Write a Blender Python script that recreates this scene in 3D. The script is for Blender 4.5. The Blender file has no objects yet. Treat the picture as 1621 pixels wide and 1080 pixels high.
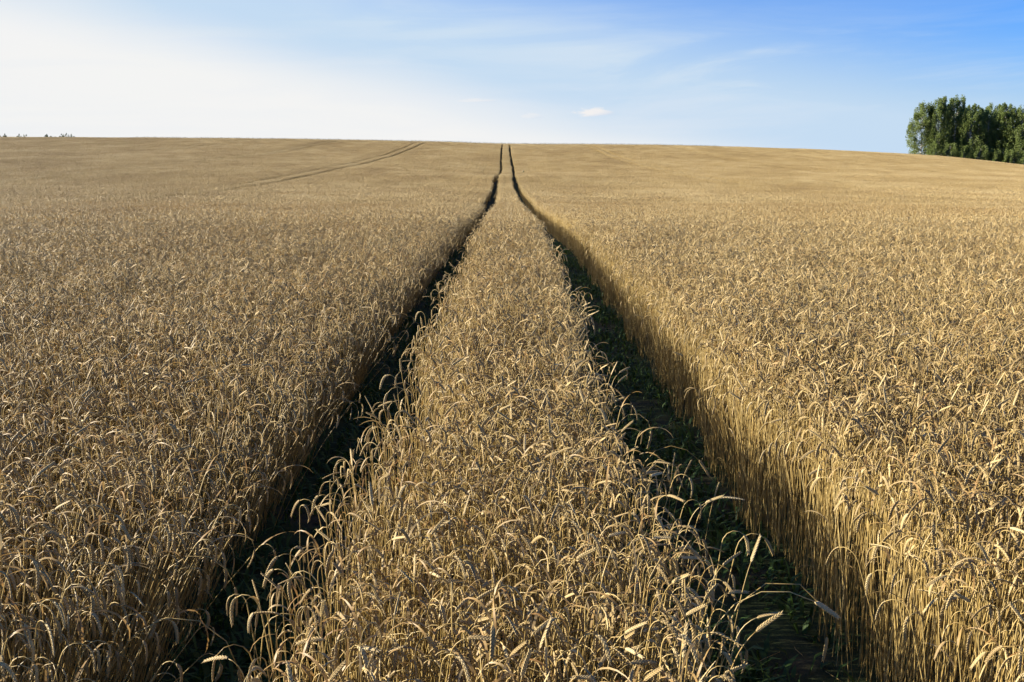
import bpy, math, random
import numpy as np
from mathutils import Vector, Matrix, Euler

# ------------------------------------------------------------------ camera, sky, sun, exposure
SC = bpy.context.scene
COL = SC.collection
CAM_Z = 2.15
PITCH = math.radians(10.95)
cam_data = bpy.data.cameras.new('camera')
cam = bpy.data.objects.new('camera', cam_data)
COL.objects.link(cam)
cam.location = (0, 0, CAM_Z)
cam.rotation_euler = (math.radians(90) - PITCH, 0, 0)
cam_data.sensor_width = 36.0
cam_data.lens = 36.0 * 1500 / 1621
cam_data.clip_start = 0.05
cam_data.clip_end = 8000
SC.camera = cam

SUN_EL, SUN_AZ = math.radians(19), math.radians(-84)     # azimuth from straight ahead (+Y), negative = left
SUN_DIR = Vector((math.sin(SUN_AZ) * math.cos(SUN_EL), math.cos(SUN_AZ) * math.cos(SUN_EL), math.sin(SUN_EL)))

sun_data = bpy.data.lights.new('sun', 'SUN')
sun_data.energy = 5.0
sun_data.angle = math.radians(0.5)
sun_data.color = (1.0, 0.90, 0.74)
sun = bpy.data.objects.new('sun', sun_data)
COL.objects.link(sun)
sun.rotation_euler = (-SUN_DIR).to_track_quat('-Z', 'Y').to_euler()
sun.location = SUN_DIR * 60

SC.view_settings.view_transform = 'Standard'
SC.view_settings.look = 'None'
SC.view_settings.exposure = 1.6
SC.view_settings.gamma = 1.0
SC.view_settings.use_curve_mapping = False
SC.cycles.use_denoising = True
SC.cycles.max_bounces = 6
SC.cycles.diffuse_bounces = 2
SC.cycles.glossy_bounces = 2
SC.cycles.transmission_bounces = 3
SC.cycles.transparent_max_bounces = 4


class NT:
    """short hand for building node trees"""
    def __init__(self, tree):
        self.t = tree

    def n(self, kind, **props):
        nd = self.t.nodes.new(kind)
        ins = props.pop('ins', {})
        for k, v in props.items():
            setattr(nd, k, v)
        for k, v in ins.items():
            s = nd.inputs[k]
            if hasattr(v, 'bl_idname') and hasattr(v, 'is_output'):
                self.t.links.new(v, s)
            else:
                s.default_value = v
        return nd

    def math(self, op, a, b=None, c=None, clamp=False):
        ins = {0: a}
        if b is not None:
            ins[1] = b
        if c is not None:
            ins[2] = c
        return self.n('ShaderNodeMath', operation=op, use_clamp=clamp, ins=ins).outputs[0]

    def smooth(self, v, a, b, lo=0.0, hi=1.0):
        return self.n('ShaderNodeMapRange', interpolation_type='SMOOTHSTEP',
                      ins={0: v, 1: a, 2: b, 3: lo, 4: hi}).outputs[0]

    def mix(self, f, a, b, blend='MIX'):
        nd = self.n('ShaderNodeMix', data_type='RGBA', blend_type=blend)
        for s, v in ((nd.inputs[0], f), (nd.inputs[6], a), (nd.inputs[7], b)):
            if hasattr(v, 'is_output'):
                self.t.links.new(v, s)
            else:
                s.default_value = v
        return nd.outputs[2]


def rgb(r, g, b):
    return (r, g, b, 1.0)


def make_world():
    w = bpy.data.worlds.new('World')
    SC.world = w
    w.use_nodes = True
    t = w.node_tree
    t.nodes.clear()
    N = NT(t)
    sky = N.n('ShaderNodeTexSky', sky_type='NISHITA', sun_disc=False, sun_elevation=SUN_EL,
              sun_rotation=SUN_AZ, altitude=100, air_density=1.0, dust_density=0.5, ozone_density=3.0)
    tc = N.n('ShaderNodeTexCoord').outputs['Generated']
    sep = N.n('ShaderNodeSeparateXYZ', ins={0: tc})
    dx, dy, dz = sep.outputs
    dot = N.n('ShaderNodeVectorMath', operation='DOT_PRODUCT', ins={0: tc, 1: SUN_DIR}).outputs['Value']
    # the clear sky, made a little bluer
    base = N.mix(1.0, sky.outputs[0], rgb(0.37, 0.75, 1.43), 'MULTIPLY')
    # cirrus coordinates: azimuth / elevation, streaks stretched sideways and slightly tilted
    az = N.math('ARCTAN2', dx, dy)
    el = N.math('ARCSINE', dz)
    el2 = N.math('ADD', el, N.math('MULTIPLY', az, -0.015))
    vec = N.n('ShaderNodeCombineXYZ', ins={0: N.math('MULTIPLY', az, 2.2), 1: N.math('MULTIPLY', el2, 17.0), 2: 0.7}).outputs[0]
    no = N.n('ShaderNodeTexNoise', ins={'Vector': vec, 'Scale': 1.7, 'Detail': 7.0, 'Roughness': 0.58, 'Distortion': 0.5}).outputs[0]
    streak = N.math('MULTIPLY', N.smooth(no, 0.42, 0.72), N.smooth(el, 0.145, 0.085, 0.35, 1.0))
    vec2 = N.n('ShaderNodeCombineXYZ', ins={0: N.math('MULTIPLY', az, 1.0), 1: N.math('MULTIPLY', el2, 3.5), 2: 3.1}).outputs[0]
    no2 = N.n('ShaderNodeTexNoise', ins={'Vector': vec2, 'Scale': 2.2, 'Detail': 3.0, 'Roughness': 0.5}).outputs[0]
    # veil of thin high cloud: a dense bank low in the sky toward the sun, thinner along the horizon elsewhere
    bank = N.math('ADD', N.math('MULTIPLY_ADD', el, 4.7, N.math('SUBTRACT', N.math('ABSOLUTE', N.math('ADD', az, 1.1)), 1.1)), N.math('MULTIPLY', N.math('SUBTRACT', no2, 0.5), 0.26))
    dense = N.smooth(bank, 1.15, 0.38)
    core = N.smooth(bank, 0.40, 0.06)
    veil = N.math('ADD', N.math('MULTIPLY', dense, 0.97), N.math('MULTIPLY', N.smooth(el, 0.10, 0.0), 0.25))
    veil = N.math('ADD', veil, N.math('MULTIPLY', N.math('SUBTRACT', no2, 0.5), 0.20))
    veil = N.math('ADD', veil, N.math('MULTIPLY', streak, 0.32), clamp=True)
    cloud = N.mix(core, rgb(3.95, 5.05, 6.25), rgb(6.35, 6.35, 6.3))
    cloud = N.mix(N.math('MULTIPLY', streak, 0.35), cloud, rgb(5.6, 5.9, 6.3))
    col = N.mix(veil, base, cloud)

    def puff(col, px, py, sx, sy, strength, seed):
        a0 = math.atan((px - 810.5) / 1500)
        e0 = PITCH_ROW(py)
        u = N.math('DIVIDE', N.math('SUBTRACT', az, a0), sx)
        v = N.math('DIVIDE', N.math('SUBTRACT', el, e0), sy)
        v = N.math('MULTIPLY', v, N.math('ADD', 1.0, N.math('MULTIPLY', N.math('LESS_THAN', v, 0.0), 0.9)))
        r = N.math('ADD', N.math('MULTIPLY', u, u), N.math('MULTIPLY', v, v))
        pv = N.n('ShaderNodeCombineXYZ', ins={0: u, 1: v, 2: seed}).outputs[0]
        pn = N.n('ShaderNodeTexNoise', ins={'Vector': pv, 'Scale': 1.6, 'Detail': 5.0, 'Roughness': 0.6}).outputs[0]
        d = N.math('ADD', r, N.math('MULTIPLY', N.math('SUBTRACT', pn, 0.5), 2.4))
        m = N.math('MULTIPLY', N.smooth(d, 0.85, 0.1), strength)
        side = N.smooth(N.math('ADD', N.math('MULTIPLY', u, 0.8), N.math('MULTIPLY', v, -0.7)), -0.2, 1.0)
        pc = N.mix(side, rgb(6.6, 6.3, 6.1), rgb(4.2, 4.9, 6.0))
        return N.mix(m, col, pc)
    col = puff(col, 938, 180, 0.025, 0.0082, 0.85, 2.0)
    col = puff(col, 842, 185, 0.014, 0.0045, 0.3, 5.3)
    col = puff(col, 760, 160, 0.026, 0.003, 0.4, 8.8)
    bg = N.n('ShaderNodeBackground', ins={0: col, 1: 0.0470})
    out = N.n('ShaderNodeOutputWorld')
    t.links.new(bg.outputs[0], out.inputs[0])


def PITCH_ROW(py):
    """elevation angle of a picture row on the optical axis column"""
    return -(math.atan((py - 540) / 1500) + PITCH)


make_world()

# ------------------------------------------------------------------ terrain shape
def pchip(xs, ys):
    xs = np.array(xs, float); ys = np.array(ys, float)
    h = np.diff(xs); d = np.diff(ys) / h
    m = np.zeros_like(ys)
    for i in range(1, len(xs) - 1):
        if d[i - 1] * d[i] > 0:
            w1, w2 = 2 * h[i] + h[i - 1], h[i] + 2 * h[i - 1]
            m[i] = (w1 + w2) / (w1 / d[i - 1] + w2 / d[i])
    m[0], m[-1] = d[0], d[-1]
    def f(q):
        q = np.clip(np.asarray(q, float), xs[0], xs[-1])
        i = np.clip(np.searchsorted(xs, q, side='right') - 1, 0, len(h) - 1)
        t = (q - xs[i]) / h[i]
        return ((2*t**3 - 3*t**2 + 1) * ys[i] + (t**3 - 2*t**2 + t) * h[i] * m[i]
                + (-2*t**3 + 3*t**2) * ys[i + 1] + (t**3 - t**2) * h[i] * m[i + 1])
    return f


PROFILE = pchip([-300, -20, 14, 20, 28, 50, 80, 103, 112, 124, 141, 185, 225, 255, 272, 300, 400, 700, 3000],
                [-1, 0, 0, -.06, -.30, -1.0, -1.25, -.88, -.72, -.50, -.12, 1.25, 3.2, 4.6, 4.95, 4.2, 1.0, -2, -4])
HOLLOW = pchip([-300, 92, 103, 124, 141, 165, 188, 3000], [0, 0, .26, -.42, -.60, -.30, 0, 0])
CROSS = pchip([-3000, -300, -140, -71, -22, 0, 33, 68, 109, 141, 200, 3000],
              [2.4, 2.3, 1.9, 1.5, .65, 0, -.2, -.9, -2.7, -6.0, -9.0, -10.0])
WANDER = pchip([-300, 0, 15, 50, 85, 103, 143, 185, 260, 300, 3000], [0, 0, .03, -.15, -.52, -.70, -.72, -1.15, -1.65, -1.9, -1.9])


def sstep(v, a, b):
    t = np.clip((np.asarray(v, float) - a) / (b - a), 0, 1)
    return t * t * (3 - 2 * t)


def ground(x, y):
    x = np.asarray(x, float); y = np.asarray(y, float)
    h = PROFILE(y) + CROSS(x) * sstep(y, 22, 165) + HOLLOW(y) * np.exp(-(x / 8.0) ** 2)
    h = h + 0.035 * np.sin(x * 0.045 + 1.0) * np.sin(y * 0.05) * sstep(y, 25, 60)
    h = h + 0.02 * np.sin(x * 0.21 + 0.6 * np.sin(y * .06)) * np.sin(y * 0.16 + 1.0) * sstep(y, 20, 50)
    return h


TRAM = 22.0          # spacing of the tramlines
STRIP_L, STRIP_R = -0.62, 0.46      # the strip between the two wheel tracks
GAP_L, GAP_R = -1.46, 1.39          # where the crop begins again beyond them
CROP = 0.85

# ------------------------------------------------------------------ materials
def new_mat(name):
    m = bpy.data.materials.new(name)
    m.use_nodes = True
    m.node_tree.nodes.clear()
    return m, NT(m.node_tree)


def straw_material(name, dark, mid, light, rough, transl, spec=0.35):
    m, N = new_mat(name)
    tint = N.n('ShaderNodeAttribute', attribute_name='tint').outputs['Fac']
    oi = N.n('ShaderNodeObjectInfo').outputs['Random']
    pos = N.n('ShaderNodeNewGeometry').outputs['Position']
    wide = N.n('ShaderNodeTexNoise', ins={'Vector': N.n('ShaderNodeMapping', ins={'Vector': pos, 'Scale': (1.0, .45, 1.0)}).outputs[0], 'Scale': 0.10, 'Detail': 5.0, 'Roughness': .6}).outputs[0]
    fine = N.n('ShaderNodeTexNoise', ins={'Vector': pos, 'Scale': 160.0, 'Detail': 2.0}).outputs[0]
    v = N.math('ADD', N.math('MULTIPLY', tint, 0.62), N.math('MULTIPLY', oi, 0.14))
    v = N.math('ADD', v, N.math('MULTIPLY', N.math('SUBTRACT', wide, 0.5), 1.0))
    v = N.math('ADD', v, N.math('MULTIPLY', N.math('SUBTRACT', fine, 0.5), 0.5))
    v = N.math('ADD', v, 0.10, clamp=True)
    cr = N.n('ShaderNodeValToRGB', ins={0: v})
    e = cr.color_ramp.elements
    e[0].position, e[0].color = 0.05, rgb(*dark)
    e[1].position, e[1].color = 0.95, rgb(*light)
    k = e.new(0.5); k.color = rgb(*mid)
    c = cr.outputs[0]
    p = N.n('ShaderNodeBsdfPrincipled', ins={'Base Color': c, 'Roughness': rough, 'Specular IOR Level': spec})
    tr = N.n('ShaderNodeBsdfTranslucent', ins={0: c})
    mx = N.n('ShaderNodeMixShader', ins={0: transl, 1: p.outputs[0], 2: tr.outputs[0]})
    o = N.n('ShaderNodeOutputMaterial', ins={0: mx.outputs[0]})
    return m


M_STEM = straw_material('straw_stem', (0.237, 0.155, 0.044), (0.407, 0.296, 0.107), (0.518, 0.414, 0.200), .42, 0.08)
M_EAR = straw_material('wheat_ear', (0.252, 0.174, 0.074), (0.407, 0.303, 0.133), (0.533, 0.429, 0.237), .55, 0.06, .3)
M_LEAF = straw_material('dry_leaf', (0.222, 0.111, 0.030), (0.370, 0.244, 0.089), (0.459, 0.370, 0.207), .5, 0.35)


def soil_material():
    m, N = new_mat('soil')
    pos = N.n('ShaderNodeNewGeometry').outputs['Position']
    a = N.n('ShaderNodeTexNoise', ins={'Vector': pos, 'Scale': 9.0, 'Detail': 8.0, 'Roughness': .65}).outputs[0]
    b = N.n('ShaderNodeTexNoise', ins={'Vector': pos, 'Scale': 1.3, 'Detail': 3.0}).outputs[0]
    c = N.mix(N.smooth(a, .3, .7), rgb(.035, .028, .018), rgb(.09, .07, .045))
    c = N.mix(N.math('MULTIPLY', N.smooth(b, .25, .5), .85), c, rgb(.026, .042, .014))
    bp = N.n('ShaderNodeBump', ins={'Height': a, 'Strength': .8, 'Distance': .03}).outputs[0]
    p = N.n('ShaderNodeBsdfPrincipled', ins={'Base Color': c, 'Roughness': .95, 'Specular IOR Level': .1, 'Normal': bp})
    N.n('ShaderNodeOutputMaterial', ins={0: p.outputs[0]})
    return m


def leaf_material(name, dark, light, transl=.35, rough=.55):
    m, N = new_mat(name)
    tint = N.n('ShaderNodeAttribute', attribute_name='tint').outputs['Fac']
    oi = N.n('ShaderNodeObjectInfo').outputs['Random']
    v = N.math('ADD', N.math('MULTIPLY', tint, .7), N.math('MULTIPLY', oi, .3), clamp=True)
    c = N.mix(v, rgb(*dark), rgb(*light))
    p = N.n('ShaderNodeBsdfPrincipled', ins={'Base Color': c, 'Roughness': rough, 'Specular IOR Level': .25})
    tr = N.n('ShaderNodeBsdfTranslucent', ins={0: c})
    mx = N.n('ShaderNodeMixShader', ins={0: transl, 1: p.outputs[0], 2: tr.outputs[0]})
    N.n('ShaderNodeOutputMaterial', ins={0: mx.outputs[0]})
    return m


def bark_material():
    m, N = new_mat('birch_bark')
    tc = N.n('ShaderNodeTexCoord').outputs['Object']
    mp = N.n('ShaderNodeMapping', ins={'Vector': tc, 'Scale': (2.0, 2.0, 5.0)}).outputs[0]
    a = N.n('ShaderNodeTexNoise', ins={'Vector': mp, 'Scale': 1.6, 'Detail': 5.0}).outputs[0]
    c = N.mix(N.smooth(a, .42, .62), rgb(.60, .58, .53), rgb(.06, .055, .05))
    p = N.n('ShaderNodeBsdfPrincipled', ins={'Base Color': c, 'Roughness': .8, 'Specular IOR Level': .2})
    N.n('ShaderNodeOutputMaterial', ins={0: p.outputs[0]})
    return m


M_SOIL = soil_material()
M_WEED = leaf_material('weed_leaf', (.028, .058, .012), (.075, .135, .030), .3)
M_CROWN = leaf_material('birch_leaf', (.110, .150, .036), (.200, .250, .080), .5)
M_FARLEAF = leaf_material('far_leaf', (.06, .08, .045), (.10, .12, .07), .3)  # green greyed and lightened: distance haze put into the leaf colour
M_MARGIN = leaf_material('margin_grass', (.07, .07, .022), (.13, .115, .04), .2)
M_BARK = bark_material()

# ------------------------------------------------------------------ mesh helpers
class Geo:
    """verts, faces, material index per face, tint per vert -- collected as arrays"""
    def __init__(self):
        self.v, self.f, self.m, self.t = [], [], [], []
        self.n = 0

    def add(self, verts, faces, mat=0, tint=0.5):
        verts = np.asarray(verts, float).reshape(-1, 3)
        self.v.append(verts)
        self.t.append(np.full(len(verts), tint) if np.isscalar(tint) else np.asarray(tint))
        for f in faces:
            self.f.append(tuple(i + self.n for i in f)); self.m.append(mat)
        self.n += len(verts)

    def arrays(self):
        """verts, tint, loop indices, loop counts, face materials"""
        cnt = np.array([len(f) for f in self.f], np.int32)
        idx = np.array([i for f in self.f for i in f], np.int32)
        return np.concatenate(self.v), np.concatenate(self.t), idx, cnt, np.array(self.m, np.int32)


def mesh_from(name, arr, mats, smooth=True):
    v, t, idx, cnt, mi = arr
    me = bpy.data.meshes.new(name)
    me.vertices.add(len(v)); me.vertices.foreach_set('co', np.ascontiguousarray(v, np.float32).ravel())
    me.loops.add(len(idx)); me.loops.foreach_set('vertex_index', idx.astype(np.int32))
    me.polygons.add(len(cnt))
    st = np.zeros(len(cnt), np.int32); st[1:] = np.cumsum(cnt)[:-1]
    me.polygons.foreach_set('loop_start', st)
    me.polygons.foreach_set('material_index', mi)
    me.polygons.foreach_set('use_smooth', np.full(len(cnt), smooth))
    for m in mats:
        me.materials.append(m)
    a = me.attributes.new('tint', 'FLOAT', 'POINT')
    a.data.foreach_set('value', np.ascontiguousarray(t, np.float32))
    me.update(calc_edges=True)
    return me


def merge(parts):
    """join array tuples"""
    vs, ts, ids, cs, ms, n = [], [], [], [], [], 0
    for v, t, i, c, m in parts:
        vs.append(v); ts.append(t); ids.append(i + n); cs.append(c); ms.append(m); n += len(v)
    return np.concatenate(vs), np.concatenate(ts), np.concatenate(ids), np.concatenate(cs), np.concatenate(ms)


def link(name, mesh, parent=None):
    o = bpy.data.objects.new(name, mesh)
    COL.objects.link(o)
    if parent is not None:
        o.parent = parent
    return o


def tag(o, label=None, cat=None, group=None, kind=None):
    for k, v in (('label', label), ('category', cat), ('group', group), ('kind', kind)):
        if v:
            o[k] = v
    return o


def tube(g, pts, radii, sides, mat, tint, cap=True, phase=0.0):
    pts = np.asarray(pts, float)
    d = np.gradient(pts, axis=0)
    d /= np.linalg.norm(d, axis=1)[:, None] + 1e-12
    ref = np.array([0.0, 1.0, 0.0]) if abs(d[:, 1]).max() < .9 else np.array([1.0, 0, 0])
    rings = []
    for p, t, r in zip(pts, d, radii):
        a = np.cross(t, ref); a /= np.linalg.norm(a) + 1e-12
        b = np.cross(t, a)
        for k in range(sides):
            th = 2 * math.pi * k / sides + phase
            rings.append(p + r * (math.cos(th) * a + math.sin(th) * b))
    faces = []
    for i in range(len(pts) - 1):
        for k in range(sides):
            k2 = (k + 1) % sides
            faces.append((i*sides + k, i*sides + k2, (i+1)*sides + k2, (i+1)*sides + k))
    if cap:
        faces.append(tuple((len(pts)-1)*sides + k for k in range(sides)))
    g.add(rings, faces, mat, tint)


# ------------------------------------------------------------------ one wheat stalk
def stalk_line(rng, height, lean, bend, earlen, neck, n_stem, n_ear):
    """centre line in the local x-z plane; the ear nods toward +x. Returns stem pts, ear pts"""
    s_ear = earlen
    s_stem = height
    ss = np.concatenate([np.linspace(0, s_stem - neck, max(2, n_stem // 2)), np.linspace(s_stem - neck, s_stem, n_stem - n_stem // 2 + 1)[1:],
                         np.linspace(s_stem, s_stem + s_ear, n_ear + 1)[1:]])
    fine = np.linspace(0, s_stem + s_ear, 160)
    u = np.clip((fine - (s_stem - neck)) / (neck + s_ear * .55), 0, 1)
    th = lean * (fine / s_stem) + bend * (.72 * u * u * (3 - 2 * u) + .28 * np.clip((fine - (s_stem - neck)) / (neck + s_ear), 0, 1))
    ds = fine[1] - fine[0]
    x = np.cumsum(np.sin(th)) * ds
    z = np.cumsum(np.cos(th)) * ds
    wob = rng.normal(0, .006) * np.sin(fine / s_stem * math.pi * rng.uniform(.8, 1.6))
    P = np.stack([np.interp(ss, fine, x), np.interp(ss, fine, wob), np.interp(ss, fine, z)], 1)
    k = len(ss) - n_ear
    return P[:k], P[k - 1:]


def spikelet(g, c, ax, out, side, L, W, mat, tint):
    """a plump pointed grain husk"""
    V = [c - ax * L * .45]
    for f, w in ((-.12, 1.0), (.25, .78)):
        for a, b in ((1, 0), (0, 1), (-1, 0), (0, -1)):
            V.append(c + ax * L * f + out * W * a * w + side * W * .85 * b * w)
    V.append(c + ax * L * .62 + out * W * .35)
    F = [(0, 2, 1), (0, 3, 2), (0, 4, 3), (0, 1, 4)]
    for k in range(4):
        k2 = (k + 1) % 4
        F.append((1 + k, 1 + k2, 5 + k2, 5 + k))
        F.append((5 + k, 5 + k2, 9))
    g.add(V, F, mat, tint)


def build_stalk(rng, lod, bend=None, lean=None, split=False, scale_ear=1.0, height=None, neck=None, leaves=None):
    """split: returns (stem, ear, leaf or None) array tuples for a stalk made of parts; else one array tuple with 3 materials"""
    H = height if height else rng.uniform(.74, .86)
    if bend is None:
        r = rng.random()
        bend = math.radians(rng.uniform(5, 40) if r < .10 else rng.uniform(50, 115) if r < .24 else rng.uniform(140, 186))
    if lean is None:
        lean = math.radians(rng.normal(5, 4))
    el = rng.uniform(.060, .088) * scale_ear
    nk = neck if neck else rng.uniform(.04, .10) if rng.random() < .75 else rng.uniform(.10, .20)
    if bend > 1.9:
        H += .03
    ns, ne, sides = ((9, 10, 4), (5, 5, 3), (3, 3, 3))[lod]
    S, E = stalk_line(rng, H, lean, bend, el, nk, ns, ne)
    tint = float(np.clip(rng.normal(.5, .25), 0, 1))
    gs, ge, leafs = Geo(), Geo(), []
    r0 = (.0019, .0020, .0030)[lod]
    tube(gs, S, np.linspace(r0, r0 * .62, len(S)), sides, 0, tint)
    te = float(np.clip(rng.normal(.5, .27), 0, 1))
    if lod == 0:
        d = np.gradient(E, axis=0); d /= np.linalg.norm(d, axis=1)[:, None]
        side = np.array([0, 1.0, 0])
        roll = rng.uniform(0, math.pi)
        tube(ge, E, np.linspace(.0028, .0012, len(E)), 4, 1, te)
        nsp = 9
        for k in range(nsp * 2):
            q = (k + .6) / (nsp * 2)
            i = q * (len(E) - 1); a = int(i); b = min(a + 1, len(E) - 1); w = i - a
            c = E[a] * (1 - w) + E[b] * w
            ax = d[a] * (1 - w) + d[b] * w; ax /= np.linalg.norm(ax)
            nrm = np.cross(ax, side)
            out = math.cos(roll) * nrm + math.sin(roll) * side
            sd = np.cross(ax, out)
            sg = 1 if k % 2 else -1
            prof = math.sin(math.pi * min(1, .22 + .80 * q)) ** .6
            W = .0028 * scale_ear * (.55 + .5 * prof)
            ax2 = ax + out * sg * .32; ax2 /= np.linalg.norm(ax2)
            spikelet(ge, c + out * sg * W * .85, ax2, out * sg, sd, .0145 * scale_ear, W, 1, float(np.clip(te + rng.normal(0, .10), 0, 1)))
    elif lod == 1:
        R = [.0027, .0053, .0046, .0055, .0044, .0018]
        tube(ge, E, np.array(R[:len(E)]) * scale_ear, 4, 1, te, phase=rng.uniform(0, 1.5))
    else:
        R = [.0038, .0072, .0065, .0030]
        tube(ge, E, np.array(R[:len(E)]) * scale_ear, 3, 1, te, phase=rng.uniform(0, 2))
    nl = leaves if leaves is not None else (rng.choice([0, 0, 1, 1]) if lod == 0 else (1 if rng.random() < (.5, .5, .25)[lod] else 0))
    for _ in range(nl):
        z0 = rng.uniform(.30, .86) * (S[-1, 2])
        i = np.interp(z0, S[:, 2], np.arange(len(S))) if np.all(np.diff(S[:, 2]) > 0) else len(S) * .5
        p0 = S[int(min(i, len(S) - 1))]
        az = rng.uniform(0, 2 * math.pi); L = rng.uniform(.09, .2); n = (7, 4, 3)[lod]
        h0 = np.array([math.cos(az), math.sin(az), 0]); pr = np.array([-math.sin(az), math.cos(az), 0])
        th = math.radians(rng.uniform(10, 45)); curl = rng.uniform(1.6, 3.2)
        p = p0.copy(); V = []; tw = rng.uniform(-1.5, 1.5)
        for k in range(n + 1):
            q = k / n
            w = .0034 * (1 - q ** 2 * .9) * (1 if k else .5)
            a = th + curl * q
            dd = h0 * math.sin(a) + np.array([0, 0, 1.0]) * math.cos(a)
            nn = np.cross(dd, pr)
            wv = pr * math.cos(tw * q) + nn * math.sin(tw * q)
            V += [p - wv * w, p + wv * w]
            p = p + dd * L / n
        F = [(2*k, 2*k+1, 2*k+3, 2*k+2) for k in range(n)]
        gl = Geo(); leafs.append(gl)
        gl.add(V, F, 2, float(np.clip(rng.normal(.5, .3), 0, 1)))
    if split:
        return gs.arrays(), ge.arrays(), [x.arrays() for x in leafs], bend
    parts = [gs.arrays(), ge.arrays()] + [x.arrays() for x in leafs]
    return merge(parts)


STRAW = [M_STEM, M_EAR, M_LEAF]
rng = np.random.default_rng(11)

# ------------------------------------------------------------------ the ground
def build_ground():
    ys = np.concatenate([np.arange(-30, 40, .8), np.arange(40, 320, 3.0), np.arange(320, 800, 30), np.array([1000, 1400, 2000, 3000])])
    xs_half = np.concatenate([np.arange(0, 6, .5), np.arange(6, 40, 3), np.arange(40, 240, 8), np.array([300, 450, 800, 1500, 3000])])
    xs = np.concatenate([-xs_half[:0:-1], xs_half])
    X, Y = np.meshgrid(xs, ys)
    Z = ground(X, Y)
    # shallow ruts under the two wheel tracks
    u = X - WANDER(Y)
    V = np.stack([X, Y, Z - .03 * np.exp(-((np.abs(u) - .93) / .22) ** 2) * (np.abs(Y) < 320)], -1).reshape(-1, 3)
    nx = len(xs)
    F = []
    for j in range(len(ys) - 1):
        for i in range(nx - 1):
            a = j * nx + i
            F.append((a, a + 1, a + nx + 1, a + nx))
    g = Geo(); g.add(V, F)
    o = link('field_ground', mesh_from('field_ground', g.arrays(), [M_SOIL]))
    tag(o, 'dark soil of the field floor with bare wheel tracks through the wheat', 'ground', kind='structure')


build_ground()

# ------------------------------------------------------------------ stalk and patch library for the crop
LIB = bpy.data.collections.new('wheat_library')      # sources of the crop object, not part of the scene itself
lib_names = []


def lib_add(arr, nm):
    o = bpy.data.objects.new('%03d_%s' % (len(lib_names), nm), mesh_from(nm, arr, STRAW))
    LIB.objects.link(o)
    lib_names.append(nm)
    return len(lib_names) - 1


N_TEMPL = 70
TEMPL = []          # (split arrays, bend) of every near stalk
for k in range(N_TEMPL):
    st, ea, le, bd = build_stalk(rng, 0, split=True, scale_ear=.93)
    TEMPL.append((st, ea, le, bd))
    lib_add(merge([st, ea] + le), 'stalk')
BENDS = np.array([t[3] for t in TEMPL])
ORDER = np.argsort(BENDS)


def droop_angle(n):
    """direction the ears nod: mostly to the right, a good many any way"""
    a = rng.normal(math.radians(-10), math.radians(60), n)
    anyway = rng.random(n) < .25
    a[anyway] = rng.uniform(-math.pi, math.pi, anyway.sum())
    return a


def transform(arr, ang, tilt, sc, off):
    v, t, i, c, m = arr
    ct, s_t = math.cos(tilt), math.sin(tilt)
    x = v[:, 0] * ct + v[:, 2] * s_t; z = -v[:, 0] * s_t + v[:, 2] * ct
    ca, sa = math.cos(ang), math.sin(ang)
    out = np.stack([(x * ca - v[:, 1] * sa), (x * sa + v[:, 1] * ca), z], 1) * sc + np.array(off)
    return out, t, i, c, m


def build_patch(lod, w, l, density, seed, overhang=False):
    r = np.random.default_rng(seed)
    pool = [build_stalk(r, lod, scale_ear=(1, .97, 1.12)[lod]) for _ in range(30)]
    rows = max(2, round(w / .125))
    n = int(density * w * l)
    parts = []
    angs = droop_angle(n)
    for k in range(n):
        row = r.integers(rows)
        x = float(np.clip((row + .5) / rows * w - w / 2 + r.normal(0, .022), -w / 2 + .03, w / 2 - .03))
        y = r.uniform(-l / 2, l / 2)
        ang = angs[k]
        a = pool[r.integers(len(pool))]
        lean = r.normal(.02, .06)
        d = w / 2 - x
        if overhang and d < .42 and r.random() < .85:      # the rim stalks hang over into the wheel track
            ang = r.normal(0, .6); lean = abs(r.normal(.20, .12)) * (1 - .7 * d / .42)
        p = transform(a, ang, lean, r.normal(1.04, .05), (x, y, 0))
        v, t, i, c, m = p
        parts.append((v, np.clip(t * .75 + .25 * r.random(), 0, 1), i, c, m))
    return merge(parts)


CELL = (TRAM + GAP_L - GAP_R) / 9
P1F = [lib_add(build_patch(1, CELL, 2.0, 560, 100 + k), 'mid_patch') for k in range(5)]
P1S = [lib_add(build_patch(1, STRIP_R - STRIP_L, 2.0, 560, 200 + k), 'mid_strip') for k in range(3)]
P2F = [lib_add(build_patch(2, CELL, 3.0, 400, 300 + k), 'far_patch') for k in range(5)]
P1E = [lib_add(build_patch(1, CELL, 2.0, 560, 500 + k, True), 'mid_rim') for k in range(3)]
P2S = [lib_add(build_patch(2, STRIP_R - STRIP_L, 3.0, 400, 400 + k), 'far_strip') for k in range(3)]

# ------------------------------------------------------------------ lay the crop out
NEAR = 20.0
MID = 46.0
FAR = 280.0
P_loc, P_rot, P_scl, P_idx = [], [], [], []


def half_width(y):
    return .56 * y * 1.06 + 2.6


def near_points():
    rows = []
    u = -14.0
    pts = []
    for u in np.arange(-15.25, 15.25, .125):
        n = int(rng.poisson((NEAR - .9) * .125 * 620))
        y = rng.uniform(.9, NEAR, n)
        uu = u + rng.normal(0, .024, n)
        wob = .035 * np.sin(y * 2.3 + 1) + .03 * np.sin(y * 5.1)
        bulge = .08 * sstep(y, 2.3, 2.7) * sstep(y, 4.5, 3.9)
        inside = ((uu > STRIP_L + .6 * wob - .07 * sstep(y, 4.6, 3.2)) & (uu < STRIP_R + .8 * wob + bulge)) | (uu < GAP_L + wob) | (uu > GAP_R - wob)
        keep = inside & (np.abs(uu) < half_width(y))
        pts.append(np.stack([uu[keep], y[keep]], 1))
    return np.concatenate(pts)


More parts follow.
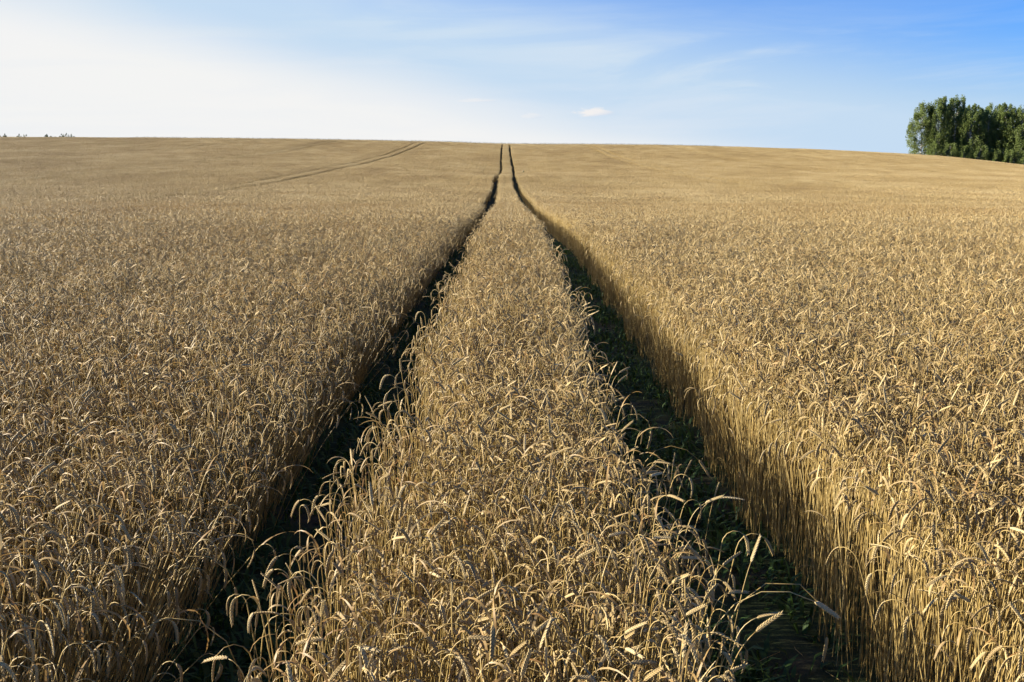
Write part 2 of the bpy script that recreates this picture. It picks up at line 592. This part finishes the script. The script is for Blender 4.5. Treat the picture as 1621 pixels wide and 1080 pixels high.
near = near_points()
NN = len(near)
u, y = near[:, 0], near[:, 1]
ang = droop_angle(NN)
tilt = rng.normal(.02, .06, NN)
lf = (u < -1.0) & (rng.random(NN) < .8)
ang = np.where(lf, rng.normal(math.radians(-8), .6, NN), ang)
tilt = tilt + np.where(u < -1.0, .05, 0)
idx = rng.integers(0, N_TEMPL, NN)
scl = rng.normal(1.05, .05, NN)
# wind has pressed the crop over in patches
lodge = (np.sin(u * 1.1 + .7 * np.sin(y * .9)) * np.sin(y * .8 + 1.3 * np.sin(u * .6 + 2)) + .45 * np.sin(u * 2.9 + y * 1.7))
press = np.clip((lodge - .35) / .7, 0, 1)
ang = np.where(rng.random(NN) < press, rng.normal(-.35, .45, NN), ang)
press = np.where(np.abs(u) < 1, press * .35, press)
tilt = tilt + press * np.abs(rng.normal(.16, .08, NN))
scl = scl * (1 + .035 * np.sin(u * 1.9 + y * .6) * np.sin(y * 1.3 - u * .8))
# how far each stalk stands from the edge of a wheel track, and which way the track lies
edges = [(STRIP_L, -1), (STRIP_R, 1), (GAP_L, 1), (GAP_R, -1)]
zone = np.where(u < GAP_L + .15, 'left', np.where(u > GAP_R - .15, 'right', 'strip'))
edge_of = np.full(NN, -1)
for e, (pos, way) in enumerate(edges):
    d = (pos - u) * way
    reach = .42 if e == 2 else .16
    m = (d > -.08) & (d < reach) & (rng.random(NN) < (.85 if e == 2 else .15 if e == 0 else .3))
    ang[m] = (0 if way > 0 else math.pi) + rng.normal(0, .7, m.sum())
    f = 1 - np.clip(d[m] / reach, 0, 1)
    tilt[m] = np.abs(rng.normal({0: .03, 1: .03, 2: .30, 3: .10}[e], (.16 if e == 2 else .09 if e == 3 else .05), m.sum())) * (.25 + .75 * f)
    if e == 2:
        idx[m] = ORDER[rng.integers(int(N_TEMPL * .45), N_TEMPL, m.sum())]
    edge_of[m] = e
zg = ground(u + WANDER(y), y)
near_xyz = np.stack([u + WANDER(y), y, zg - .005], 1)

# the nearest stalks in view become things of their own
tip = near_xyz + np.stack([np.cos(ang) * .12, np.sin(ang) * .12, np.full(NN, .80)], 1)
rel = tip - np.array([0, 0, CAM_Z])
cy, sy = math.cos(PITCH), math.sin(PITCH)
depth = rel[:, 1] * cy - rel[:, 2] * sy
upv = rel[:, 1] * sy + rel[:, 2] * cy
fx = 1500 * rel[:, 0] / depth + 810.5
fy = 540 - 1500 * upv / depth
visible = (fx > 12) & (fx < 1609) & (fy < 1062) & (fy > 400)
N_HERO = 270
cand = np.where(visible)[0]
hero = cand[np.argsort(depth[cand] - .9 * (edge_of[cand] >= 0))][:N_HERO]
is_hero = np.zeros(NN, bool); is_hero[hero] = True

k = ~is_hero
P_loc.append(near_xyz[k]); P_rot.append(np.stack([rng.normal(0, .075, k.sum()), tilt[k], ang[k]], 1))
P_scl.append(np.repeat(scl[k][:, None], 3, 1)); P_idx.append(idx[k])


def lay_patches(y0, y1, step, field_ids, strip_ids, rim_ids):
    loc, rot, sc, ids = [], [], [], []
    yy = y0 + step / 2
    while yy < y1:
        hw = .56 * yy * 1.06 + 4
        c = float(WANDER(yy))
        slope = float((WANDER(yy + 1) - WANDER(yy - 1)) / 2)
        narrow = .16 * float(sstep(yy, 45, 120))        # the tracks close in up the slope
        for j in range(-9, 10):
            base = j * TRAM
            if abs(base) - TRAM > hw:
                continue
            cells = [(base + (STRIP_L + STRIP_R) / 2, None)]
            for q in range(9):
                cells.append((base + GAP_R + (q + .5) * CELL - narrow * (q == 0 and j == 0) + narrow * (q == 8 and j == -1), 2 if q == 8 else 1))
            if yy > 263:        # the headland is sown across: no wheel tracks there
                cells = [(base + q * 2.0, 1) for q in range(11)]
            for uc, kind in cells:
                x = uc + c + float(rng.normal(0, .035 if abs(uc) < 3 else .012))
                if abs(x) > hw:
                    continue
                if kind is None:
                    i = strip_ids[rng.integers(len(strip_ids))]
                    wide = (1.03 + .7 * narrow + rng.normal(0, .035)) if j == 0 else 1.10
                else:
                    i = (rim_ids if kind == 2 else field_ids)[rng.integers(3 if kind == 2 else len(field_ids))]
                    wide = 1.0
                z = float(ground(x, yy))
                gy = float(ground(x, yy + step / 2) - ground(x, yy - step / 2)) / step
                gx = float(ground(x + 1, yy) - ground(x - 1, yy)) / 2
                loc.append((x, yy, z)); ids.append(i)
                rot.append((math.atan(gy), -math.atan(gx), -math.atan(slope)))
                sc.append((wide, 1.02, 1 + .03 * math.sin(x * .31 + yy * .17) + rng.normal(0, .015)))
        yy += step
    P_loc.append(np.array(loc)); P_rot.append(np.array(rot)); P_scl.append(np.array(sc)); P_idx.append(np.array(ids))


lay_patches(NEAR, MID, 2.0, P1F, P1S, P1E)
lay_patches(MID, FAR, 3.0, P2F, P2S, P2F)


def crop_object():
    loc = np.concatenate(P_loc); rot = np.concatenate(P_rot); sc = np.concatenate(P_scl); ids = np.concatenate(P_idx)
    me = bpy.data.meshes.new('wheat_crop')
    me.vertices.add(len(loc)); me.vertices.foreach_set('co', loc.astype(np.float32).ravel())
    for nm, data in (('turn', rot), ('size', sc)):
        a = me.attributes.new(nm, 'FLOAT_VECTOR', 'POINT'); a.data.foreach_set('vector', data.astype(np.float32).ravel())
    a = me.attributes.new('pick', 'INT', 'POINT'); a.data.foreach_set('value', ids.astype(np.int32))
    for m in STRAW:
        me.materials.append(m)
    o = link('wheat_crop', me)
    ng = bpy.data.node_groups.new('wheat_sowing', 'GeometryNodeTree')
    ng.interface.new_socket('Geometry', in_out='INPUT', socket_type='NodeSocketGeometry')
    ng.interface.new_socket('Geometry', in_out='OUTPUT', socket_type='NodeSocketGeometry')
    gi = ng.nodes.new('NodeGroupInput'); go = ng.nodes.new('NodeGroupOutput')
    ci = ng.nodes.new('GeometryNodeCollectionInfo')
    ci.inputs['Collection'].default_value = LIB
    ci.inputs['Separate Children'].default_value = True
    ci.inputs['Reset Children'].default_value = True
    ip = ng.nodes.new('GeometryNodeInstanceOnPoints')
    ip.inputs['Pick Instance'].default_value = True

    def attr(nm, dt):
        n = ng.nodes.new('GeometryNodeInputNamedAttribute'); n.data_type = dt
        n.inputs['Name'].default_value = nm
        return n.outputs['Attribute']
    e2r = ng.nodes.new('FunctionNodeEulerToRotation')
    L = ng.links.new
    L(gi.outputs[0], ip.inputs['Points']); L(ci.outputs[0], ip.inputs['Instance'])
    L(attr('pick', 'INT'), ip.inputs['Instance Index'])
    L(attr('turn', 'FLOAT_VECTOR'), e2r.inputs[0]); L(e2r.outputs[0], ip.inputs['Rotation'])
    L(attr('size', 'FLOAT_VECTOR'), ip.inputs['Scale'])
    L(ip.outputs[0], go.inputs[0])
    md = o.modifiers.new('sowing', 'NODES'); md.node_group = ng
    tag(o, 'golden ripe wheat crop standing over the whole field up to the crest', 'wheat', kind='stuff')


crop_object()

# ------------------------------------------------------------------ the nearest stalks, one thing each
part_mesh = {}


def stalk_parts(key, arrs):
    st, ea, le = arrs
    def fix(a, nm, mat):
        v, t, i, c, m = a
        return mesh_from(nm, (v, t, i, c, np.zeros_like(m)), [mat])
    part_mesh[key] = [('stem', fix(st, 'stem', M_STEM)), ('ear', fix(ea, 'ear', M_EAR))] + \
                     [('leaf', fix(x, 'leaf', M_LEAF)) for x in le]


def place_stalk(key, loc, rot, sc, label, group):
    root = bpy.data.objects.new('wheat_stalk', None)
    COL.objects.link(root)
    root.empty_display_size = .05
    root.location = loc; root.rotation_euler = rot; root.scale = (sc, sc, sc)
    tag(root, label, 'wheat stalk', group)
    for nm, me in part_mesh[key]:
        link(nm, me, root)
    return root


WHERE = {
    'left': 'at the front left, outside the wheel tracks',
    'right': 'at the front right, outside the wheel tracks',
    'strip': 'at the front of the middle strip',
    0: 'on the left rim of the middle strip',
    1: 'on the right rim of the middle strip',
    2: 'leaning into the left wheel track from outside',
    3: 'on the outer rim of the right track',
}
for i in hero:
    t = int(idx[i])
    if t not in part_mesh:
        stalk_parts(t, TEMPL[t][:3])
    b = math.degrees(BENDS[t])
    how = 'with upright ear' if b < 50 else 'with nodding ear' if b < 110 else 'with hooked hanging ear'
    where = WHERE[int(edge_of[i])] if edge_of[i] >= 0 else WHERE[str(zone[i])]
    place_stalk(t, near_xyz[i], (float(rng.normal(0, .05)), float(tilt[i]), float(ang[i])), float(scl[i]),
                'wheat stalk %s %s' % (how, where), 'wheat stalks ' + where)

# stalks that stand out in the photograph, on their own in or over the tracks
def special(key, px, py, y, ang_deg, tilt_deg, bend, neck, ear, label):
    """px, py: where the photograph shows the topmost point of the stalk; y: how far off it stands"""
    r = np.random.default_rng(900 + key)
    st, ea, le, _ = build_stalk(r, 0, bend=math.radians(bend), lean=math.radians(2), split=True, height=.80, neck=neck, leaves=0, scale_ear=ear)
    a, t = math.radians(ang_deg), math.radians(tilt_deg)
    V = transform(merge([st, ea]), a, t, 1.0, (0, 0, 0))[0]
    top = V[np.argmax(V[:, 2])]
    drop = y * math.tan(math.atan((py - 540) / 1500) + PITCH)
    tx = (px - 810.5) / 1500 * (y * math.cos(PITCH) + drop * math.sin(PITCH))
    sc = (CAM_Z - drop - float(ground(tx, y))) / top[2]
    x0, y0 = tx - top[0] * sc, y - top[1] * sc
    stalk_parts('lone%d' % key, (st, ea, le))
    place_stalk('lone%d' % key, (x0, y0, float(ground(x0, y0)) - .005), (0, t, a), sc, label, 'lone wheat stalks beside the wheel tracks')


SPECIALS = [
    # px, py, distance, direction, tilt, bend, neck, ear size, label
    (378, 938, 2.75, 180, 5, 176, .07, 1.0, 'lone stalk looped into a narrow hook over the left wheel track'),
    (400, 914, 2.85, 170, 4, 8, .10, 1.0, 'leftmost of three stiff upright ears over the left wheel track'),
    (432, 912, 2.85, 20, 1, 6, .10, 1.0, 'middle and tallest of three stiff upright ears over the left wheel track'),
    (443, 926, 2.92, 20, 1, 10, .10, .9, 'right one of three stiff upright ears over the left wheel track'),
    (408, 957, 2.72, 60, 2, 12, .10, .95, 'short thick upright ear below three stiff ones over the left wheel track'),
    (446, 968, 2.62, 5, 6, 165, .16, 1.0, 'arched stalk under the three stiff upright ears, bending back to the middle strip'),
    (471, 862, 3.10, 15, 1, 176, .03, .9, 'tall bare stem with a sharply folded ear left of the middle strip'),
    (484, 868, 3.16, 60, 0, 165, .03, .8, 'straight stem close to the tall bare one with the folded ear'),
    (481, 797, 3.50, -30, 1, 176, .03, 1.0, 'stem with knobbed top and ear hanging flat against it, left rim'),
    (510, 781, 3.62, 180, 3, 172, .08, 1.0, 'stalk hooked to the left beside the knobbed one on the left rim'),
    (528, 752, 3.80, 40, 1, 178, .03, .9, 'thin stem with a knobbed tip rising high out of the left rim'),
    (552, 763, 3.78, 0, 6, 130, .12, 1.1, 'thick arched ear bending right on the left rim'),
    (562, 708, 4.25, 30, 1, 8, .10, 1.3, 'thick closed upright ear against the dark left wheel track'),
    (586, 690, 4.45, 30, 1, 10, .10, 1.0, 'slim upright ear just behind the thick closed one at the left track'),
    (622, 622, 5.40, 160, 3, 14, .10, 1.1, 'upright tawny ear sticking up from the left rim farther back'),
    (1205, 934, 2.75, 0, 14, 112, .34, 1.1, 'long stalk with a pale ear stretched out over the right wheel track'),
    (1212, 921, 2.88, 0, 11, 176, .40, .9, 'long thin stalk bowed in a wide arch over the right wheel track'),
    (1160, 838, 3.12, 0, 4, 172, .10, 1.0, 'hooked stalk with hanging ear at the right rim above the bowed one'),
    (1189, 842, 3.15, -5, 9, 150, .12, .9, 'stalk with a drooping ear alone against the right wheel track'),
    (1147, 784, 3.55, 0, 12, 88, .12, 1.0, 'pale ear pointing right out of the right rim'),
    (1140, 760, 3.72, 30, 6, 12, .10, .9, 'upright pale ear rising above the one pointing right'),
    (1094, 726, 4.05, 10, 9, 14, .10, 1.0, 'straight ear slanting right at the top of the right rim cluster'),
    (1068, 714, 4.25, 40, 3, 8, .10, 1.0, 'slim straight ear left of the slanting one at the right rim'),
    (1062, 704, 4.40, -10, 9, 140, .32, .9, 'thin arched stalk crossing the dark right wheel track'),
    (1012, 654, 5.00, -10, 9, 186, .26, 1.0, 'curled stalk making a round loop in the right wheel track'),
    (984, 624, 5.45, 0, 8, 180, .18, 1.0, 'small looped stalk over the right wheel track behind the round loop'),
    (980, 571, 6.40, 0, 8, 176, .18, 1.0, 'farthest lone looped stalk over the right wheel track'),
    (262, 975, 2.75, 0, 30, 150, .36, .9, 'long wiry stalk bowed low out of the left crop into the track'),
    (296, 878, 3.10, 0, 24, 160, .28, 1.1, 'long bowed stalk with heavy ear hanging from the left crop over the track'),
]
for n, row in enumerate(SPECIALS):
    special(n, *row)

# ------------------------------------------------------------------ weeds on the floor of the wheel tracks
def build_weeds():
    r = np.random.default_rng(5)
    V, F, T = [], [], []
    n = 0
    for lo, hi in ((GAP_L, STRIP_L), (STRIP_R, GAP_R)):
        for _ in range(20000):
            yy = 1.5 + 26 * r.random() ** 1.7
            uu = r.uniform(lo - .05, hi + .05)
            if math.sin(uu * 9 + yy * 1.7) + math.sin(yy * 3.1 + uu * 4) + r.normal(0, .8) < -.5:
                continue
            x = uu + float(WANDER(yy))
            az = r.uniform(0, 2 * math.pi); L = r.uniform(.04, .17); w = r.uniform(.004, .014)
            th = r.uniform(.2, 1.2); d = np.array([math.cos(az), math.sin(az), 0]); p = np.array([-d[1], d[0], 0]) * w
            b = np.array([x, yy, float(ground(x, yy)) - .035])
            m = b + d * L * .5 * math.sin(th) + np.array([0, 0, L * .6 * math.cos(th) + .01])
            e = m + d * L * .6 * math.sin(th + .6) + np.array([0, 0, L * .5 * math.cos(th + .6)])
            V += [b - p * .4, b + p * .4, m + p, m - p, e]
            F += [(n, n + 1, n + 2, n + 3), (n + 3, n + 2, n + 4)]
            T += [r.random()] * 5
            n += 5
    g = Geo(); g.add(np.array(V), F, 0, np.array(T))
    o = link('weeds', mesh_from('weeds', g.arrays(), [M_WEED]))
    tag(o, 'low dark green weeds growing on the floor of the wheel tracks', 'weeds', kind='stuff')


build_weeds()

def build_straw():
    r = np.random.default_rng(6)
    g = Geo()
    for lo, hi in ((GAP_L, STRIP_L), (STRIP_R, GAP_R)):
        for _ in range(110):
            yy = 1.6 + 16 * r.random() ** 1.5
            x = r.uniform(lo, hi) + float(WANDER(yy)); a = r.uniform(0, math.pi); L = r.uniform(.05, .3)
            d = np.array([math.cos(a), math.sin(a), r.normal(0, .08)]) * L / 2
            c = np.array([x, yy, float(ground(x, yy)) + r.uniform(-.01, .03)])
            tube(g, [c - d, c + r.normal(0, .006, 3), c + d], [.0016, .0018, .0014], 3, 0, r.random())
    o = link('fallen_straw', mesh_from('fallen_straw', g.arrays(), [M_STEM]))
    tag(o, 'loose broken straw lying on the floor of the wheel tracks', 'straw', kind='stuff')


build_straw()

# ------------------------------------------------------------------ trees
def crown_arrays(r, height, width, base, clumps, leaves, leaf, skew=0.0, shape=1.0):
    g_v, g_f, g_t = [], [], []
    n = 0
    hh = height - base
    lobes = []
    for _ in range(clumps):
        q = r.random() ** .85
        prof = (math.sin(math.pi * min(1, .12 + .79 * q ** shape)) ** .5)
        rad = width / 2 * prof * math.sqrt(r.uniform(.12, 1.0))
        a = r.uniform(0, 2 * math.pi)
        lobes.append((rad * math.cos(a) + skew * q, rad * math.sin(a), base + q * hh * .95, r.uniform(.09, .19) * width * (1 - .38 * q), r.random()))
    for lx, ly, lz, lr, lt in lobes:
        m = int(leaves / clumps)
        d = r.normal(0, 1, (m, 3)); d /= np.linalg.norm(d, axis=1)[:, None]
        pos = np.array([lx, ly, lz]) + d * (lr * r.random((m, 1)) ** .45) * np.array([.85, .85, 1.7])
        for p in pos:
            ax = r.normal(0, 1, 3); ax /= np.linalg.norm(ax)
            b = np.cross(ax, r.normal(0, 1, 3)); b /= np.linalg.norm(b)
            s = leaf * r.uniform(.6, 1.3)
            g_v += [p - ax * s, p + b * s * .55, p + ax * s, p - b * s * .55]
            g_f.append((n, n + 1, n + 2, n + 3)); n += 4
            g_t += [min(1, max(0, lt * .6 + r.random() * .4))] * 4
    g = Geo(); g.add(np.array(g_v), g_f, 0, np.array(g_t))
    return g.arrays(), lobes


def trunk_arrays(r, height, radius, lobes, skew=0.0):
    g = Geo()
    q = np.linspace(0, 1, 9)
    wx, wy = r.normal(0, .12, 2)
    pts = np.stack([skew * q * .9 + wx * np.sin(q * 5), wy * np.sin(q * 4 + 1) - wy * math.sin(1), q * height * .93 - .3], 1)
    tube(g, pts, radius * (1 - q * .88) + .01, 7, 0, .5)
    for lx, ly, lz, lr, lt in lobes[:int(len(lobes) * .6)]:
        z0 = max(1.2, lz - math.hypot(lx, ly) * .9 - .3)
        f = min(1, z0 / (height * .93))
        p0 = np.array([np.interp(f, q, pts[:, 0]), np.interp(f, q, pts[:, 1]), z0])
        p1 = np.array([lx, ly, lz])
        mid = (p0 + p1) / 2 + np.array([0, 0, .25])
        tube(g, [p0, mid, p1], [radius * .28 * (1 - f * .6), radius * .17, .015], 4, 0, .5)
    return g.arrays()


def tree_kind(seed, height, width, base, clumps, leaves, leaf, radius, mat, skew=0.0, shape=1.0):
    r = np.random.default_rng(seed)
    ca, lobes = crown_arrays(r, height, width, base, clumps, leaves, leaf, skew, shape)
    return mesh_from('crown', ca, [mat], False), mesh_from('trunk', trunk_arrays(r, height, radius, lobes, skew), [M_BARK])


def plant_tree(kind, x, y, sc, rz, label, group=None, name='birch_tree', cat='tree'):
    root = bpy.data.objects.new(name, None); COL.objects.link(root)
    root.location = (x, y, float(ground(x, y)) - .1); root.rotation_euler = (0, 0, rz)
    root.scale = sc if isinstance(sc, tuple) else (sc,) * 3
    tag(root, label, cat, group)
    link('crown', kind[0], root); link('trunk', kind[1], root)
    return root


BIRCH = [tree_kind(21, 16, 8.4, .5, 130, 15000, .18, .20, M_CROWN, 0, .9),
         tree_kind(22, 17, 7.0, .8, 120, 14000, .18, .19, M_CROWN, .4, .95),
         tree_kind(23, 15, 7.6, .4, 120, 14000, .18, .18, M_CROWN, -.3, .85),
         tree_kind(24, 17.5, 6.6, 1.0, 120, 14000, .18, .20, M_CROWN, .2, 1.0)]
BUSH = tree_kind(25, 5.0, 5.4, .1, 50, 5000, .15, .08, M_CROWN, 0, .7)


def at_px(px, yy):
    return (px - 810.5) / 1500 * (yy * math.cos(PITCH) + 0.0)


# front row of the copse: picture column, distance, kind, scale, label
FRONT = [
    (1457, 262, 0, .92, 'leftmost birch of the copse, round crown leaning over the wheat'),
    (1482, 260, 1, .98, 'second birch from the left end of the copse, with a pale trunk'),
    (1509, 262, 3, 1.00, 'tall birch with the highest tip near the left end of the copse'),
    (1534, 258, 2, .93, 'shorter birch below the dip in the copse outline'),
    (1562, 260, 0, .90, 'broad birch just right of the dip in the copse outline'),
    (1588, 257, 1, .99, 'birch with a tall crown under the second peak of the copse'),
    (1612, 255, 2, 1.08, 'birch with a pale trunk near the right picture edge'),
    (1638, 253, 3, .98, 'rightmost birch of the copse, cut by the picture edge'),
]
rt = np.random.default_rng(77)
for px, yy, kd, sc, lab in FRONT:
    plant_tree(BIRCH[kd], at_px(px, yy), yy, (sc * rt.uniform(.95, 1.08), sc, sc), rt.uniform(0, 6.28), lab, 'birch trees of the copse')
for px, yy in ((1485, 268), (1503, 270), (1530, 266), (1552, 267), (1576, 268), (1600, 264), (1625, 262), (1655, 262),
               (1520, 276), (1565, 275), (1610, 272), (1650, 272)):
    kd = int(rt.integers(4))
    s = rt.uniform(.9, 1.02)
    plant_tree(BIRCH[kd], at_px(px, yy), yy, s, rt.uniform(0, 6.28), 'birch in the back rows of the copse, mostly hidden by the front row', 'birch trees behind the copse front')
for n, (px, yy, s) in enumerate(((1478, 257, .8), (1502, 256, .9), (1526, 255, .85), (1550, 254, .95), (1575, 253, .85), (1600, 251, .9), (1624, 250, .9))):
    plant_tree(BUSH, at_px(px, yy), yy, s, rt.uniform(0, 6.28), 'leafy bush filling the foot of the copse between the birch trunks', 'bushes at the foot of the copse', 'bush', 'bush')

# the tiny trees beyond the crest at the far left
FARK = [tree_kind(31, 8, 7, .3, 24, 1500, .3, .15, M_FARLEAF, 0, .75), tree_kind(32, 6, 9, .2, 24, 1500, .3, .15, M_FARLEAF, 0, .7)]
for px, yy, kd, top, lab in ((80, 420, 0, 213.5, 'tiny rounded tree on the skyline at the far left, tallest there'),
                             (106, 420, 1, 215, 'low wide bushy tree on the left skyline beside the tiny rounded one'),
                             (38, 425, 1, 216, 'small bushy tree on the skyline toward the left picture edge'),
                             (4, 425, 1, 215, 'low bushy tree on the skyline at the very left picture edge'),
                             (95, 425, 0, 216, 'tiniest tree between the rounded and the wide tree on the left skyline')):
    s = (CAM_Z + (250 - top) / 1500 * yy - float(ground(at_px(px, yy), yy))) / (8.9, 6.7)[kd]
    plant_tree(FARK[kd], at_px(px, yy), yy, s, px * .1, lab, 'tiny trees on the left skyline', 'far_tree')

# a dark weed standing out of the wheat right of the far tracks
wk = tree_kind(41, 1.25, .5, .35, 12, 260, .05, .012, M_WEED, 0, .9)
plant_tree(wk, at_px(828.5, 135), 135, 1.0, .4, 'lone dark weed sticking out of the wheat right of the far tracks', None, 'weed_plant', 'weed')

# ------------------------------------------------------------------ rough grass margin where the field ends behind the crest
def build_margin():
    r = np.random.default_rng(8)
    V, F, T = [], [], []
    for k in range(9000):
        x = r.uniform(-110, 60); yy = r.uniform(281, 285)
        L = r.uniform(1.2, 1.75); w = r.uniform(.02, .06); az = r.uniform(0, 6.28)
        b = np.array([x, yy, float(ground(x, yy)) - .02]); p = np.array([math.cos(az), math.sin(az), 0]) * w
        e = b + np.array([r.normal(0, .15), r.normal(0, .15), L])
        V += [b - p, b + p, e + p * .3, e - p * .3]; n = 4 * k
        F.append((n, n + 1, n + 2, n + 3)); T += [r.random()] * 4
    g = Geo(); g.add(np.array(V), F, 0, np.array(T))
    o = link('grass_margin', mesh_from('grass_margin', g.arrays(), [M_MARGIN]))
    tag(o, 'dark strip of rough grass along the top of the field', 'grass', kind='stuff')


build_margin()
